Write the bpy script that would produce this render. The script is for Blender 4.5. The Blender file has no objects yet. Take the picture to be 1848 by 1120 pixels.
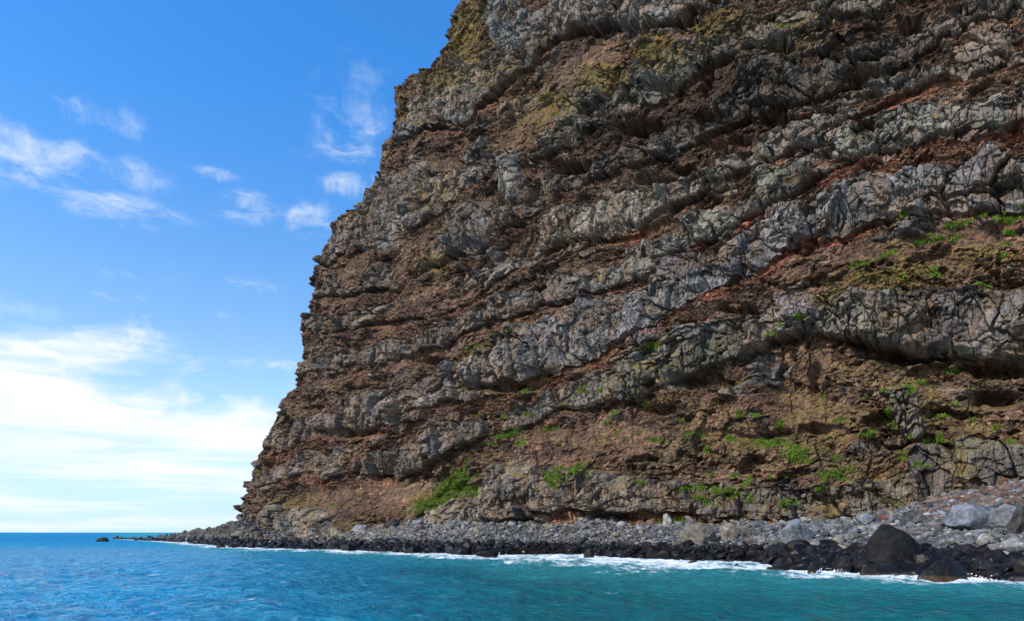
import bpy, math, random
import numpy as np
from mathutils import Vector
rng = np.random.default_rng(7)
random.seed(7)
S = bpy.context.scene
COL = S.collection

# ------------------------------------------------------------------ camera
F = 24.0 / 36.0 * 1848.0          # focal length in pixels of the 1848 px photograph
CAM_Z = 3.3                       # a boat deck
HOR = 960.0
CX = 924.0
cam_d = bpy.data.cameras.new("camera"); cam = bpy.data.objects.new("camera", cam_d); COL.objects.link(cam)
cam_d.lens = 24; cam_d.sensor_width = 36; cam_d.sensor_fit = 'HORIZONTAL'
cam_d.shift_y = (HOR - 560.0) / 1848.0
cam_d.clip_start = 0.1; cam_d.clip_end = 200000
cam.location = (0, 0, CAM_Z); cam.rotation_euler = (math.radians(90), 0, 0)
S.camera = cam

# ------------------------------------------------------------------ light
SUN_TO = Vector((-0.92, -0.56, 0.96)).normalized()       # towards the sun: up, left, a little behind the boat
SUN_EL = math.asin(SUN_TO.z)
SUN_AZ = math.atan2(SUN_TO.x, SUN_TO.y)
sun_d = bpy.data.lights.new("sun", 'SUN'); sun = bpy.data.objects.new("sun", sun_d); COL.objects.link(sun)
sun_d.energy = 5.0; sun_d.angle = math.radians(0.5); sun_d.color = (1.0, 0.92, 0.80)
sun.rotation_euler = SUN_TO.to_track_quat('Z', 'Y').to_euler()
S.view_settings.view_transform = 'Standard'; S.view_settings.look = 'None'
S.view_settings.exposure = 0.0; S.view_settings.gamma = 1.0

# ------------------------------------------------------------------ node helper
class NT:
    def __init__(s, nt): s.t = nt; s.n = nt.nodes; s.l = nt.links
    def node(s, typ, **kw):
        n = s.n.new(typ)
        for k, v in kw.items(): setattr(n, k, v)
        return n
    def put(s, sock, v):
        if isinstance(v, bpy.types.NodeSocket): s.l.new(v, sock)
        elif v is not None: sock.default_value = v
    def m(s, op, a, b=None, c=None, clamp=False):
        n = s.node('ShaderNodeMath', operation=op); n.use_clamp = clamp
        for i, v in enumerate((a, b, c)): s.put(n.inputs[i], v) if v is not None else None
        return n.outputs[0]
    def v(s, op, a, b=None):
        n = s.node('ShaderNodeVectorMath', operation=op)
        s.put(n.inputs[0], a)
        if b is not None: s.put(n.inputs[1], b)
        return n.outputs['Value'] if op in ('LENGTH', 'DOT_PRODUCT') else n.outputs[0]
    def comb(s, x, y, z=0.0):
        n = s.node('ShaderNodeCombineXYZ')
        for i, v in enumerate((x, y, z)): s.put(n.inputs[i], v)
        return n.outputs[0]
    def noise(s, vec, scale, detail=4, rough=0.55, dist=0.0, w=None):
        n = s.node('ShaderNodeTexNoise'); s.put(n.inputs['Vector'], vec)
        n.inputs['Scale'].default_value = scale; n.inputs['Detail'].default_value = detail
        n.inputs['Roughness'].default_value = rough; n.inputs['Distortion'].default_value = dist
        return n.outputs[0]
    def voro(s, vec, scale, feature='F1', rand=1.0):
        n = s.node('ShaderNodeTexVoronoi', feature=feature); s.put(n.inputs['Vector'], vec)
        n.inputs['Scale'].default_value = scale; n.inputs['Randomness'].default_value = rand
        return n.outputs[0]
    def ss(s, x, a, b, to0=0.0, to1=1.0):
        n = s.node('ShaderNodeMapRange', interpolation_type='SMOOTHSTEP')
        s.put(n.inputs[0], x)
        for i, v in zip((1, 2, 3, 4), (a, b, to0, to1)): s.put(n.inputs[i], v)
        return n.outputs[0]
    def mix(s, f, a, b, mode='MIX'):
        n = s.node('ShaderNodeMix', data_type='RGBA', blend_type=mode)
        s.put(n.inputs[0], f)
        for i, v in ((6, a), (7, b)):
            s.put(n.inputs[i], v if isinstance(v, bpy.types.NodeSocket) else (*v, 1.0))
        return n.outputs[2]
    def attr(s, name, what='Fac'):
        n = s.node('ShaderNodeAttribute', attribute_name=name); return n.outputs[what]

# ------------------------------------------------------------------ world: sky with clouds
def azel(px, py):
    x = (px - CX) / F; h = (HOR - py) / F
    return math.atan(x), math.atan(h * math.cos(math.atan(x)))
W = bpy.data.worlds.new("World"); S.world = W; W.use_nodes = True
w = NT(W.node_tree); w.n.clear()
wout = w.node('ShaderNodeOutputWorld'); bg = w.node('ShaderNodeBackground')
w.l.new(bg.outputs[0], wout.inputs[0]); bg.inputs[1].default_value = 0.10
sky = w.node('ShaderNodeTexSky', sky_type='NISHITA'); sky.sun_disc = False
sky.sun_elevation = SUN_EL; sky.sun_rotation = SUN_AZ
sky.altitude = 0; sky.air_density = 1.0; sky.dust_density = 0.3; sky.ozone_density = 2.5
geo = w.node('ShaderNodeTexCoord'); d = geo.outputs['Generated']
sep = w.node('ShaderNodeSeparateXYZ'); w.l.new(d, sep.inputs[0])
dx, dy, dz = sep.outputs
az = w.m('ARCTAN2', dx, dy); el = w.m('ARCSINE', dz)
tint = w.mix(w.ss(el, 0.10, 0.62), (1.9, 2.05, 2.05), (0.62, 1.85, 2.85))
skyc = w.mix(1.0, sky.outputs[0], tint, 'MULTIPLY')
# pale air just over the horizon
skyc = w.mix(w.ss(el, 0.28, 0.0, 0.0, 0.85), skyc, (5.2, 8.4, 10.0))
P2 = w.comb(az, el, 0.0)
warp = w.noise(w.v('MULTIPLY', P2, (3.0, 7.0, 1.0)), 2.2, 3, 0.5)
n_wisp = w.noise(w.v('ADD', w.v('MULTIPLY', P2, (9.0, 17.0, 1.0)), w.comb(0.0, w.m('MULTIPLY', warp, 1.6), 0.0)), 1.9, 10, 0.64, 0.25)
n_bank = w.noise(w.v('ADD', w.v('MULTIPLY', P2, (4.5, 10.0, 1.0)), w.comb(warp, 0.0, 3.1)), 1.5, 9, 0.58, 0.3)
n_str = w.noise(w.v('MULTIPLY', P2, (2.0, 26.0, 1.0)), 1.7, 7, 0.55, 0.2)
# cloud bank low on the left: its upper edge falls to the right
xs_, es_ = zip(*[azel(x, y) for x, y in ((0, 528), (560, 695))])
slope = (es_[1] - es_[0]) / (xs_[1] - xs_[0])
top = w.m('ADD', es_[0], w.m('MULTIPLY', w.m('SUBTRACT', az, xs_[0]), slope))
under = w.m('SUBTRACT', top, el)
bank = w.ss(w.m('ADD', under, w.m('MULTIPLY', w.m('SUBTRACT', n_bank, 0.5), 0.42)), -0.01, 0.10)
thin = w.ss(w.m('ADD', w.m('MULTIPLY', n_str, 0.75), w.m('MULTIPLY', w.ss(el, 0.03, 0.20), 0.24)), 0.32, 0.56, 0.12, 1.0)
bank = w.m('MULTIPLY', bank, thin)
# separate wisps
cur = None
for (px, py, rx, ry, a) in ((55, 280, 130, 60, .75), (210, 372, 110, 26, .8), (245, 318, 70, 30, .55), (392, 316, 45, 12, .75), (450, 372, 80, 26, .75),
                            (566, 400, 60, 32, .85), (640, 245, 110, 70, .5), (640, 330, 80, 24, .85), (175, 212, 80, 26, .5),
                            (250, 488, 90, 28, .4), (460, 516, 50, 18, .5), (640, 140, 110, 40, .3), (20, 555, 60, 20, .9), (500, 660, 120, 14, .6)):
    a0, e0 = azel(px, py)
    q = w.v('LENGTH', w.v('DIVIDE', w.v('SUBTRACT', P2, (a0, e0, 0.0)), (rx / F, ry / F, 1.0)))
    g = w.ss(q, 1.5, 0.0, 0.0, a * .9)
    cur = g if cur is None else w.m('MAXIMUM', cur, g)
# faint scattered wisps everywhere else in the sky, so that other views have them too
els = w.m('MULTIPLY', w.ss(w.m('ABSOLUTE', w.m('ADD', az, 0.3)), 0.5, 0.9), 0.30)
cur = w.m('MAXIMUM', cur, els)
wis = w.ss(w.m('ADD', n_wisp, w.m('MULTIPLY', cur, 0.30)), 0.52, 1.02)
wis = w.m('MULTIPLY', wis, w.ss(cur, 0.0, 0.45))
cl = w.m('MAXIMUM', bank, w.m('MULTIPLY', wis, 0.72))
skyc = w.mix(cl, skyc, w.mix(w.ss(n_bank, 0.35, 0.65), (9.3, 10.0, 10.6), (10.6, 10.9, 11.0)))
w.l.new(skyc, bg.inputs[0])

# ------------------------------------------------------------------ numpy noise
_p = rng.permutation(65536).astype(np.int32)
_ga = rng.random(65536).astype(np.float32)
_gx = np.cos(_ga * 2 * np.pi).astype(np.float32); _gy = np.sin(_ga * 2 * np.pi).astype(np.float32)
_r2 = rng.random(65536).astype(np.float32); _r3 = rng.random(65536).astype(np.float32)
def hsh(ix, iy, seed):
    return _p[(_p[(ix + seed * 131) & 65535] + iy * 7 + seed * 17) & 65535]
def perlin(x, y, seed=0):
    x = np.asarray(x, np.float32); y = np.asarray(y, np.float32)
    fx = np.floor(x); fy = np.floor(y); ix = fx.astype(np.int32); iy = fy.astype(np.int32)
    fx = x - fx; fy = y - fy
    u = fx * fx * fx * (fx * (fx * 6 - 15) + 10); v = fy * fy * fy * (fy * (fy * 6 - 15) + 10)
    def g(a, b):
        h = hsh(ix + a, iy + b, seed); return _gx[h] * (fx - a) + _gy[h] * (fy - b)
    n0 = g(0, 0); n0 += u * (g(1, 0) - n0)
    n1 = g(0, 1); n1 += u * (g(1, 1) - n1)
    return (n0 + v * (n1 - n0)) * 1.45
def fbm(x, y, octv, seed=0, gain=0.5, ridged=False):
    a = 1.0; t = 0; s = 0.0
    for o in range(octv):
        n = perlin(x, y, seed + o * 3)
        if ridged: n = 1 - 2 * np.abs(n)
        s = s + a * n; t += a; a *= gain
        x, y = x * 1.95 + y * 0.25 + 17.3, y * 1.95 - x * 0.25 + 5.1
    return s / t
def cells(x, y, seed=0, tilt=1.0):
    """cellular facets: (cell random 0..1, tilted plane value, distance to the crack)"""
    x = np.asarray(x, np.float32); y = np.asarray(y, np.float32)
    ix = np.floor(x).astype(np.int32); iy = np.floor(y).astype(np.int32)
    b1 = np.full(x.shape, 9., np.float32); b2 = b1.copy(); hid = np.zeros(x.shape, np.int32)
    ox = np.zeros(x.shape, np.float32); oy = ox.copy()
    for a in (-1, 0, 1):
        for b in (-1, 0, 1):
            h = hsh(ix + a, iy + b, seed)
            ex = x - (ix + a + _r2[h]); ey = y - (iy + b + _r3[h])
            dd = ex * ex + ey * ey
            near = dd < b1
            b2 = np.where(near, b1, np.minimum(b2, dd))
            hid = np.where(near, h, hid); ox = np.where(near, ex, ox); oy = np.where(near, ey, oy)
            b1 = np.where(near, dd, b1)
    tl = (_gx[hid] * ox + _gy[hid] * oy) * tilt
    return _ga[hid], tl, np.sqrt(b2) - np.sqrt(b1)
def sst(x, a, b):
    t = np.clip((x - a) / (b - a), 0, 1); return t * t * (3 - 2 * t)

# ------------------------------------------------------------------ mesh helpers
def mesh_from(name, V, Fq, mat, smooth=True, kind=None, attrs=None, parent=None):
    V = np.asarray(V, np.float32).reshape(-1, 3); Fq = np.asarray(Fq, np.int32)
    k = Fq.shape[1]
    me = bpy.data.meshes.new(name)
    me.vertices.add(len(V)); me.vertices.foreach_set('co', V.ravel())
    me.loops.add(Fq.size); me.loops.foreach_set('vertex_index', Fq.ravel())
    me.polygons.add(len(Fq)); me.polygons.foreach_set('loop_start', np.arange(0, Fq.size, k, dtype=np.int32))
    me.polygons.foreach_set('use_smooth', np.full(len(Fq), smooth, dtype=bool))
    for an, arr in (attrs or {}).items():
        arr = np.asarray(arr, np.float32)
        if arr.ndim == 2:
            at = me.attributes.new(an, 'FLOAT_COLOR', 'POINT')
            if arr.shape[1] == 3: arr = np.concatenate([arr, np.ones((len(arr), 1), np.float32)], 1)
            at.data.foreach_set('color', arr.ravel())
        else:
            at = me.attributes.new(an, 'FLOAT', 'POINT'); at.data.foreach_set('value', arr.ravel())
    me.update(calc_edges=True); me.materials.append(mat)
    o = bpy.data.objects.new(name, me); COL.objects.link(o)
    if kind: o['kind'] = kind
    if parent: o.parent = parent
    return o
def grid_faces(r, c):
    i = np.arange(r * c, dtype=np.int32).reshape(r, c)
    return np.stack([i[:-1, :-1], i[1:, :-1], i[1:, 1:], i[:-1, 1:]], -1).reshape(-1, 4)
def grid_normals(P):
    a = np.gradient(P, axis=1); b = np.gradient(P, axis=0)
    n = np.cross(b, a); n /= np.linalg.norm(n, axis=-1, keepdims=True) + 1e-9
    return n
def tag(o, label, cat, group=None):
    o['label'] = label; o['category'] = cat
    if group: o['group'] = group
    return o

# ------------------------------------------------------------------ materials
def new_mat(name):
    m = bpy.data.materials.new(name); m.use_nodes = True
    t = NT(m.node_tree); t.n.clear()
    out = t.node('ShaderNodeOutputMaterial'); b = t.node('ShaderNodeBsdfPrincipled'); t.l.new(b.outputs[0], out.inputs[0])
    return m, t, b
def bump(t, h, strength, dist):
    n = t.node('ShaderNodeBump'); n.inputs['Strength'].default_value = strength; n.inputs['Distance'].default_value = dist
    t.l.new(h, n.inputs['Height']); return n.outputs[0]
def mat_cliff():
    m, t, b = new_mat('cliff rock')
    pos = t.node('ShaderNodeNewGeometry').outputs['Position']
    base = t.attr('rock', 'Color')
    n1 = t.noise(pos, 1.7, 8, 0.65); n2 = t.noise(t.v('MULTIPLY', pos, (1, 1, 0.45)), 0.55, 6, 0.6, 0.6)
    n3 = t.noise(pos, 6.0, 4, 0.6)
    f = t.m('ADD', t.m('MULTIPLY', t.ss(n1, 0.3, 0.7), 0.75), 0.62)
    f = t.m('MULTIPLY', f, t.ss(n2, 0.3, 0.7, 0.78, 1.22))
    f = t.m('MULTIPLY', f, t.ss(n3, 0.3, 0.7, 0.82, 1.18))
    col = t.v('MULTIPLY', base, t.comb(f, f, f))
    warm = t.ss(t.noise(pos, 0.9, 5, 0.6), 0.45, 0.66, 0.0, 0.5)
    col = t.mix(warm, col, t.v('MULTIPLY', col, (1.25, 1.0, 0.78)))
    t.l.new(col, b.inputs['Base Color']); b.inputs['Roughness'].default_value = 0.88
    b.inputs['Specular IOR Level'].default_value = 0.25
    h = t.m('ADD', n1, t.m('MULTIPLY', t.voro(pos, 2.6), 0.5))
    h = t.m('MULTIPLY', h, t.ss(t.attr('solid'), 0.0, 1.0, 1.7, 0.35))
    t.l.new(bump(t, h, 0.7, 0.35), b.inputs['Normal'])
    return m
def mat_stone(name, rough=0.85, spec=0.25, bstr=0.5):
    """dry or wet stone; colour per stone comes in the 'tone' attribute, 'wet' darkens nothing but sets the gloss"""
    m, t, b = new_mat(name)
    pos = t.node('ShaderNodeNewGeometry').outputs['Position']
    base = t.attr('tone', 'Color'); wet = t.attr('wet')
    n1 = t.noise(pos, 2.6, 7, 0.62); n2 = t.noise(pos, 0.8, 4, 0.55, 0.5)
    f = t.m('MULTIPLY', t.ss(n1, 0.3, 0.7, 0.60, 1.38), t.ss(n2, 0.3, 0.7, 0.66, 1.30))
    col = t.v('MULTIPLY', base, t.comb(f, f, f))
    t.l.new(col, b.inputs['Base Color'])
    t.put(b.inputs['Roughness'], t.m('ADD', t.ss(wet, 0.0, 1.0, 0.88, 0.24), t.ss(n1, 0.35, 0.65, -0.06, 0.10)))
    t.put(b.inputs['Specular IOR Level'], t.ss(wet, 0.0, 1.0, 0.14, 0.20))
    t.l.new(bump(t, t.m('ADD', n1, t.m('MULTIPLY', t.voro(pos, 3.5), 0.3)), bstr, 0.12), b.inputs['Normal'])
    return m
def mat_water():
    m, t, b = new_mat('sea water')
    pos = t.node('ShaderNodeNewGeometry').outputs['Position']
    foam = t.attr('foam'); deep = t.attr('deep'); far = t.attr('far')
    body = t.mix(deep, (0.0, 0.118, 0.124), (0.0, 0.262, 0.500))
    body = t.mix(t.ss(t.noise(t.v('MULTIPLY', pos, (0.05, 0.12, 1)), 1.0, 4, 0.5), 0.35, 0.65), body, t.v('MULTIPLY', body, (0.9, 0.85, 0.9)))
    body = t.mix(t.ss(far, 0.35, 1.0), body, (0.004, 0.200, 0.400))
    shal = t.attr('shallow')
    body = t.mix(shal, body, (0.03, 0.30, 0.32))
    fz = t.noise(t.v('MULTIPLY', pos, (0.9, 0.45, 1)), 1.3, 8, 0.68, 0.8)
    fz2 = t.noise(t.v('MULTIPLY', pos, (0.22, 0.10, 1)), 1.0, 4, 0.6, 1.2)
    fsum = t.m('ADD', foam, t.m('ADD', t.m('MULTIPLY', t.m('SUBTRACT', fz, 0.5), 1.7), t.m('MULTIPLY', t.m('SUBTRACT', fz2, 0.5), 1.1)))
    fm = t.m('MULTIPLY', t.ss(fsum, 0.36, 0.92), t.ss(foam, 0.03, 0.22))
    col = t.mix(fm, body, (0.80, 0.86, 0.90))
    w1 = t.noise(t.v('MULTIPLY', pos, (0.7, 1.3, 1)), 1.5, 6, 0.6, 0.4)
    w2 = t.noise(t.v('MULTIPLY', pos, (0.55, 1.0, 1)), 6.0, 4, 0.6, 0.3)
    h = t.m('ADD', t.m('MULTIPLY', w1, 0.42), t.m('MULTIPLY', w2, 0.07))
    nrm = bump(t, h, 1.0, 1.5)
    # body light and surface reflection; a choppy sea never mirrors fully at a low angle
    df = t.node('ShaderNodeBsdfDiffuse'); gl = t.node('ShaderNodeBsdfGlossy'); fr = t.node('ShaderNodeFresnel'); mx = t.node('ShaderNodeMixShader')
    fr.inputs['IOR'].default_value = 1.33
    t.l.new(col, df.inputs['Color']); t.l.new(nrm, df.inputs['Normal']); t.l.new(nrm, gl.inputs['Normal']); t.l.new(nrm, fr.inputs['Normal'])
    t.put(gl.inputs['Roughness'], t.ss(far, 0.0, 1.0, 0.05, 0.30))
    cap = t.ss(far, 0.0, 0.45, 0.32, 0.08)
    t.put(mx.inputs[0], t.m('MULTIPLY', t.m('MINIMUM', fr.outputs[0], cap), t.m('SUBTRACT', 1.0, fm)))
    t.l.new(df.outputs[0], mx.inputs[1]); t.l.new(gl.outputs[0], mx.inputs[2])
    out = [n for n in t.n if n.type == 'OUTPUT_MATERIAL'][0]; t.l.new(mx.outputs[0], out.inputs[0]); t.n.remove(b)
    return m
def mat_grass():
    m, t, b = new_mat('grass blades')
    pos = t.node('ShaderNodeNewGeometry').outputs['Position']
    c = t.attr('tone', 'Color')
    n = t.noise(pos, 1.2, 3, 0.6)
    f = t.ss(n, 0.3, 0.7, 0.7, 1.3)
    t.l.new(t.v('MULTIPLY', c, t.comb(f, f, f)), b.inputs['Base Color'])
    b.inputs['Roughness'].default_value = 0.7; b.inputs['Specular IOR Level'].default_value = 0.2
    return m
M_CLIFF = mat_cliff(); M_STONE = mat_stone('stone'); M_WATER = mat_water(); M_GRASS = mat_grass()

# ------------------------------------------------------------------ the cliff's base surface: a leaning face
NX, NY, LEAN, DIST = 0.60, 0.80, 0.36, 100.0
def plane_Y(px, py):
    return DIST / (NX * (px - CX) / F + NY - LEAN * (HOR - py) / F)
def ipl(pts):
    a = np.array(pts, float)
    return lambda x: np.interp(x, a[:, 0], a[:, 1])
EDGE = ipl([(y, x) for x, y in ((930, -340), (870, -160), (848, -60), (815, 0), (806, 30), (797, 70), (762, 112), (728, 132), (700, 150), (698, 172), (702, 200), (690, 226), (678, 255),
            (670, 275), (664, 300), (672, 325), (660, 348), (604, 380), (584, 400), (588, 430), (552, 480), (554, 520), (541, 560), (536, 600), (539, 650),
            (532, 682), (505, 715), (493, 745), (476, 770), (461, 810), (441, 845), (431, 872), (419, 895), (409, 912), (428, 935), (424, 955), (410, 1010))])
KX = [430, 550, 700, 850, 1000, 1150, 1300, 1450, 1600, 1750, 1850, 2150]
HARD = [  # (tops, bottoms, colour left, colour right, red strength left, right)
 ([420,330,215,105,-10,-30,-60,-100,-150,-180,-200,-260],[470,380,268,200,62,47,0,-40,-90,-130,-150,-200],(.140,.138,.130),(.15,.145,.138),.25,.0),
 ([520,440,310,285,225,130,45,0,-60,-100,-130,-200],[560,480,440,355,275,205,105,50,10,-40,-60,-120],(.145,.140,.132),(.14,.135,.118),.1,.1),
 ([600,500,475,370,318,250,170,118,50,0,-20,-90],[640,545,515,462,358,292,222,180,122,45,20,-50],(.112,.102,.092),(.082,.074,.068),.1,.25),
 ([640,575,545,490,385,345,275,205,130,100,92,40],[680,600,580,535,445,402,335,255,172,126,115,70],(.120,.112,.105),(.170,.160,.142),.1,.55),
 ([710,640,612,562,500,437,383,290,235,180,165,120],[740,675,642,600,556,500,426,347,272,243,222,170],(.112,.106,.100),(.140,.146,.138),.25,1.0),
 ([790,750,712,640,570,520,450,375,310,290,282,250],[820,785,766,715,670,610,522,440,395,385,375,340],(.155,.140,.128),(.138,.142,.152),.5,.9),
 ([850,812,800,745,690,645,575,540,500,520,520,510],[880,850,855,800,735,728,662,600,628,635,645,640],(.125,.115,.105),(.125,.125,.115),.25,.2),
 ([925,893,965,850,850,860,868,878,855,800,800,790],[1000,1000,1000,938,928,926,932,936,938,928,905,880],(.190,.195,.180),(.108,.102,.095),1.0,1.0),
]
# pits and swellings seen in the face: x, y, rx, ry, depth in metres
RELIEF = [(1150,228,40,13,-5),(1020,302,32,13,-4),(1395,80,30,14,-4),(1560,132,42,14,-5),(1645,42,22,14,-4),(1278,205,30,14,-4),(1395,208,26,10,-3.5),
 (1455,262,14,14,-3),(1250,305,40,10,-3.5),(1232,34,25,12,-4),(1805,662,65,15,-6),(1620,640,60,9,-4),(1690,632,30,8,-3),(1470,690,12,38,-3),
 (1790,716,48,15,-4.5),(1470,772,26,9,-2.5),(930,944,40,7,-2.5),(1085,934,40,8,-3),(1570,936,60,7,-2.5),(1310,250,40,10,-3),(1180,322,40,10,-2.5),
 (860,450,20,10,-2),(770,650,30,8,-2),(620,780,60,8,-2),(900,700,60,7,-2),(1200,160,20,8,-2),(1330,560,40,8,-2.5),
 (1560,560,90,45,2.5),(1700,560,110,45,2.5),(1660,800,30,90,3),(1740,840,50,60,2),(1180,690,80,30,1.5),(1000,900,70,40,1.5),(1260,900,60,40,1.2),
 (1420,700,40,70,-2.5),(1370,650,20,60,1.5),(700,380,40,60,2.0),(850,420,40,45,1.8),(925,320,22,40,2.0),(1085,170,15,35,1.5),(1140,380,60,30,1.2),
 (690,890,70,60,-3.0),(790,880,60,45,-2.0),(545,945,60,40,1.5),(1430,790,50,20,-2.0),(960,650,60,35,1.2),(1100,570,80,35,1.2),(1600,360,120,35,1.2),(1190,740,40,8,-2.0),(1260,690,50,10,-1.5)]
FACES = [ # sheer faces of solid lava: x, y, rx, ry, lean, colour, strength
 (700,385,52,72,-.25,(.175,.165,.150),1),(752,350,20,60,-.2,(.150,.140,.125),1),(855,418,48,52,0,(.120,.122,.122),1),(925,55,42,44,.1,(.150,.160,.160),1),(1150,22,34,44,0,(.175,.160,.145),1),
 (1032,20,30,30,0,(.150,.140,.130),1),(1087,168,20,44,-.1,(.165,.155,.125),1),(1035,200,26,50,-.2,(.160,.150,.115),1),(925,322,24,46,.1,(.165,.165,.155),1),(900,300,12,30,0,(.14,.13,.12),1),
 (820,160,55,50,-.3,(.155,.150,.130),.9),(1140,372,70,34,-.2,(.195,.185,.155),1),(1030,408,60,30,-.2,(.190,.175,.140),1),(1300,322,34,32,0,(.200,.175,.145),1),(1390,330,26,40,0,(.175,.180,.150),1),
 (1280,400,50,34,0,(.165,.170,.145),1),(1700,225,120,34,-.2,(.165,.170,.155),1),(1560,265,60,28,-.3,(.160,.165,.150),1),(1640,355,130,42,0,(.150,.150,.155),1),(1800,330,80,50,0,(.150,.148,.158),1),
 (1420,405,50,40,0,(.135,.135,.142),1),(1230,490,50,40,0,(.115,.118,.125),1),(1110,580,90,48,0,(.115,.120,.128),1),(960,630,60,44,0,(.118,.118,.122),1),(1180,470,60,30,0,(.150,.150,.130),1),
 (700,735,80,34,0,(.165,.150,.145),1),(820,690,60,36,0,(.135,.125,.120),1),(940,890,80,55,0,(.125,.120,.115),1),(1060,895,60,48,0,(.135,.120,.105),1),(1190,900,60,40,0,(.120,.110,.100),1),
 (1690,870,50,70,.2,(.085,.085,.092),1),(1600,575,70,50,.1,(.130,.125,.110),1),(1720,580,60,52,.1,(.125,.120,.120),1),(1810,580,50,46,0,(.115,.115,.112),1),(1780,840,50,55,.2,(.120,.122,.125),1),
 (1640,745,26,50,.3,(.140,.130,.115),1),(1300,640,60,26,-.5,(.105,.108,.095),1),(1180,690,70,26,-.3,(.125,.125,.110),1),(1440,560,40,30,0,(.115,.110,.110),1),(540,945,60,30,-.2,(.175,.180,.165),1),
 (1540,140,60,35,0,(.085,.078,.072),1),(1390,120,60,30,-.3,(.080,.075,.068),1),(1760,70,70,40,0,(.125,.108,.095),.9),(790,475,24,22,0,(.200,.165,.090),1),(1480,230,60,25,-.3,(.170,.160,.140),1)]
SOFTZ = [ # aprons and pockets of soft ash and scree, smooth brown ground: x, y, rx, ry, slope dy/dx, strength
 (640,898,120,26,-.12,1),(1040,800,190,36,-.15,.9),(1190,415,110,18,-.22,.9),(1120,470,110,12,-.25,.6),(1600,450,120,16,-.15,.7),(900,700,60,16,-.2,.5),(770,640,90,16,-.25,.7),(730,560,60,26,-.6,.8),
 (745,455,40,30,-1.0,.9),(640,480,30,40,-.5,.6),(1060,110,70,34,-.4,.8),(950,230,70,40,-.5,.7),(1440,730,90,36,.1,.8),(1330,790,60,14,.2,.7),(1640,170,120,16,-.2,.7),(1500,300,110,14,-.4,.7),
 (820,540,60,18,-.3,.6),(780,300,70,20,-.3,.6),(860,380,30,40,-.5,.5),(620,680,60,12,-.3,.6),(1500,780,50,14,.2,.8),(1760,430,120,24,.1,.6),(1000,880,30,20,0,.4),(1700,700,60,20,0,.6)]
GREEN = [(805,872,58,24,-.62,1.25),(765,906,40,15,-.45,1.2),(835,880,20,22,0,.8),(860,628,40,6,-.1,.7),(1180,627,20,6,-.3,1),(1378,797,30,9,0,1),(1440,822,28,16,.3,1),
 (1505,858,26,9,.2,1),(1490,885,16,9,0,.9),(1258,880,26,8,-.1,1),(1318,890,34,9,.2,1),(1360,900,16,8,0,.7),(1012,862,16,24,-.5,.9),(1052,848,14,12,0,.9),(915,783,30,9,-.5,1),
 (890,800,14,8,0,.8),(1725,408,34,9,-.1,1),(1765,392,20,6,0,.9),(1817,395,26,10,0,1),(1850,378,24,6,0,1),(1668,434,26,6,-.5,.9),(1605,462,24,6,-.4,.9),(1555,482,26,6,-.2,.9),
 (1505,500,20,5,0,.7),(1452,584,18,5,-.3,.9),(1405,604,24,5,-.5,.9),(1420,52,12,5,0,.8),(1720,660,22,5,0,1),(1602,740,16,6,-.3,1),(1615,766,13,6,0,1),(1695,792,12,7,0,1),
 (1188,795,18,5,0,.9),(1245,790,14,12,0,.7),(1565,785,20,6,0,.9),(1425,910,22,6,-.2,.9),(1185,941,16,5,0,.9),(1232,940,17,5,0,1),(1770,520,20,5,0,.8),(1172,730,20,4,0,.9),
 (1112,748,22,4,-.2,.8),(735,905,16,7,0,.8),(640,890,50,12,-.2,.35),(1120,780,20,14,0,.5),(1660,690,16,5,0,.7),(1590,880,16,8,0,.7),(1000,800,30,12,0,.4),(1650,845,10,8,0,.6),
 (600,915,20,6,0,.5),(560,800,20,5,0,.4),(1285,858,16,5,0,.7),(1530,845,16,7,0,.8),(1410,860,30,8,0,.6),(1330,830,40,8,0,.4),(980,730,20,4,0,.5),(700,400,20,5,0,.3),(460,850,16,5,0,.5)]
OCHRE = [(840,60,45,90,.9),(800,140,60,30,.8),(720,190,20,40,.6),(930,150,120,60,.5),(1000,190,60,40,.7),(1100,140,80,45,.85),(1190,95,70,45,.9),(1290,50,70,45,.8),
 (1440,60,90,40,.55),(1500,20,80,20,.5),(950,220,70,50,.55),(690,270,20,50,.5),(790,475,25,16,.8),(1600,512,75,22,1.3),(1660,490,80,25,.7),(1780,460,90,35,.6),
 (1500,540,30,30,.7),(1190,670,60,30,.5),(800,350,60,50,.45),(640,390,30,12,.6),(740,350,20,10,.5),(1600,690,90,20,.5),(1680,740,25,60,.6),(1740,850,30,50,.6),
 (1500,920,60,25,.55),(1300,895,90,25,.5),(1050,840,40,25,.4),(760,900,60,30,.6),(950,870,30,50,.3),(1250,650,60,10,.4),(600,700,60,15,.35),(700,600,60,15,.3),(1450,640,60,20,.35),
 (540,900,60,20,.4),(860,640,50,15,.6),(1080,500,30,20,.5),(1110,30,60,30,.3),(1400,180,80,40,.25),(1360,90,60,40,.5),(1150,225,60,25,.35),(1800,240,20,10,.4),(1690,215,10,10,.6)]

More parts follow.
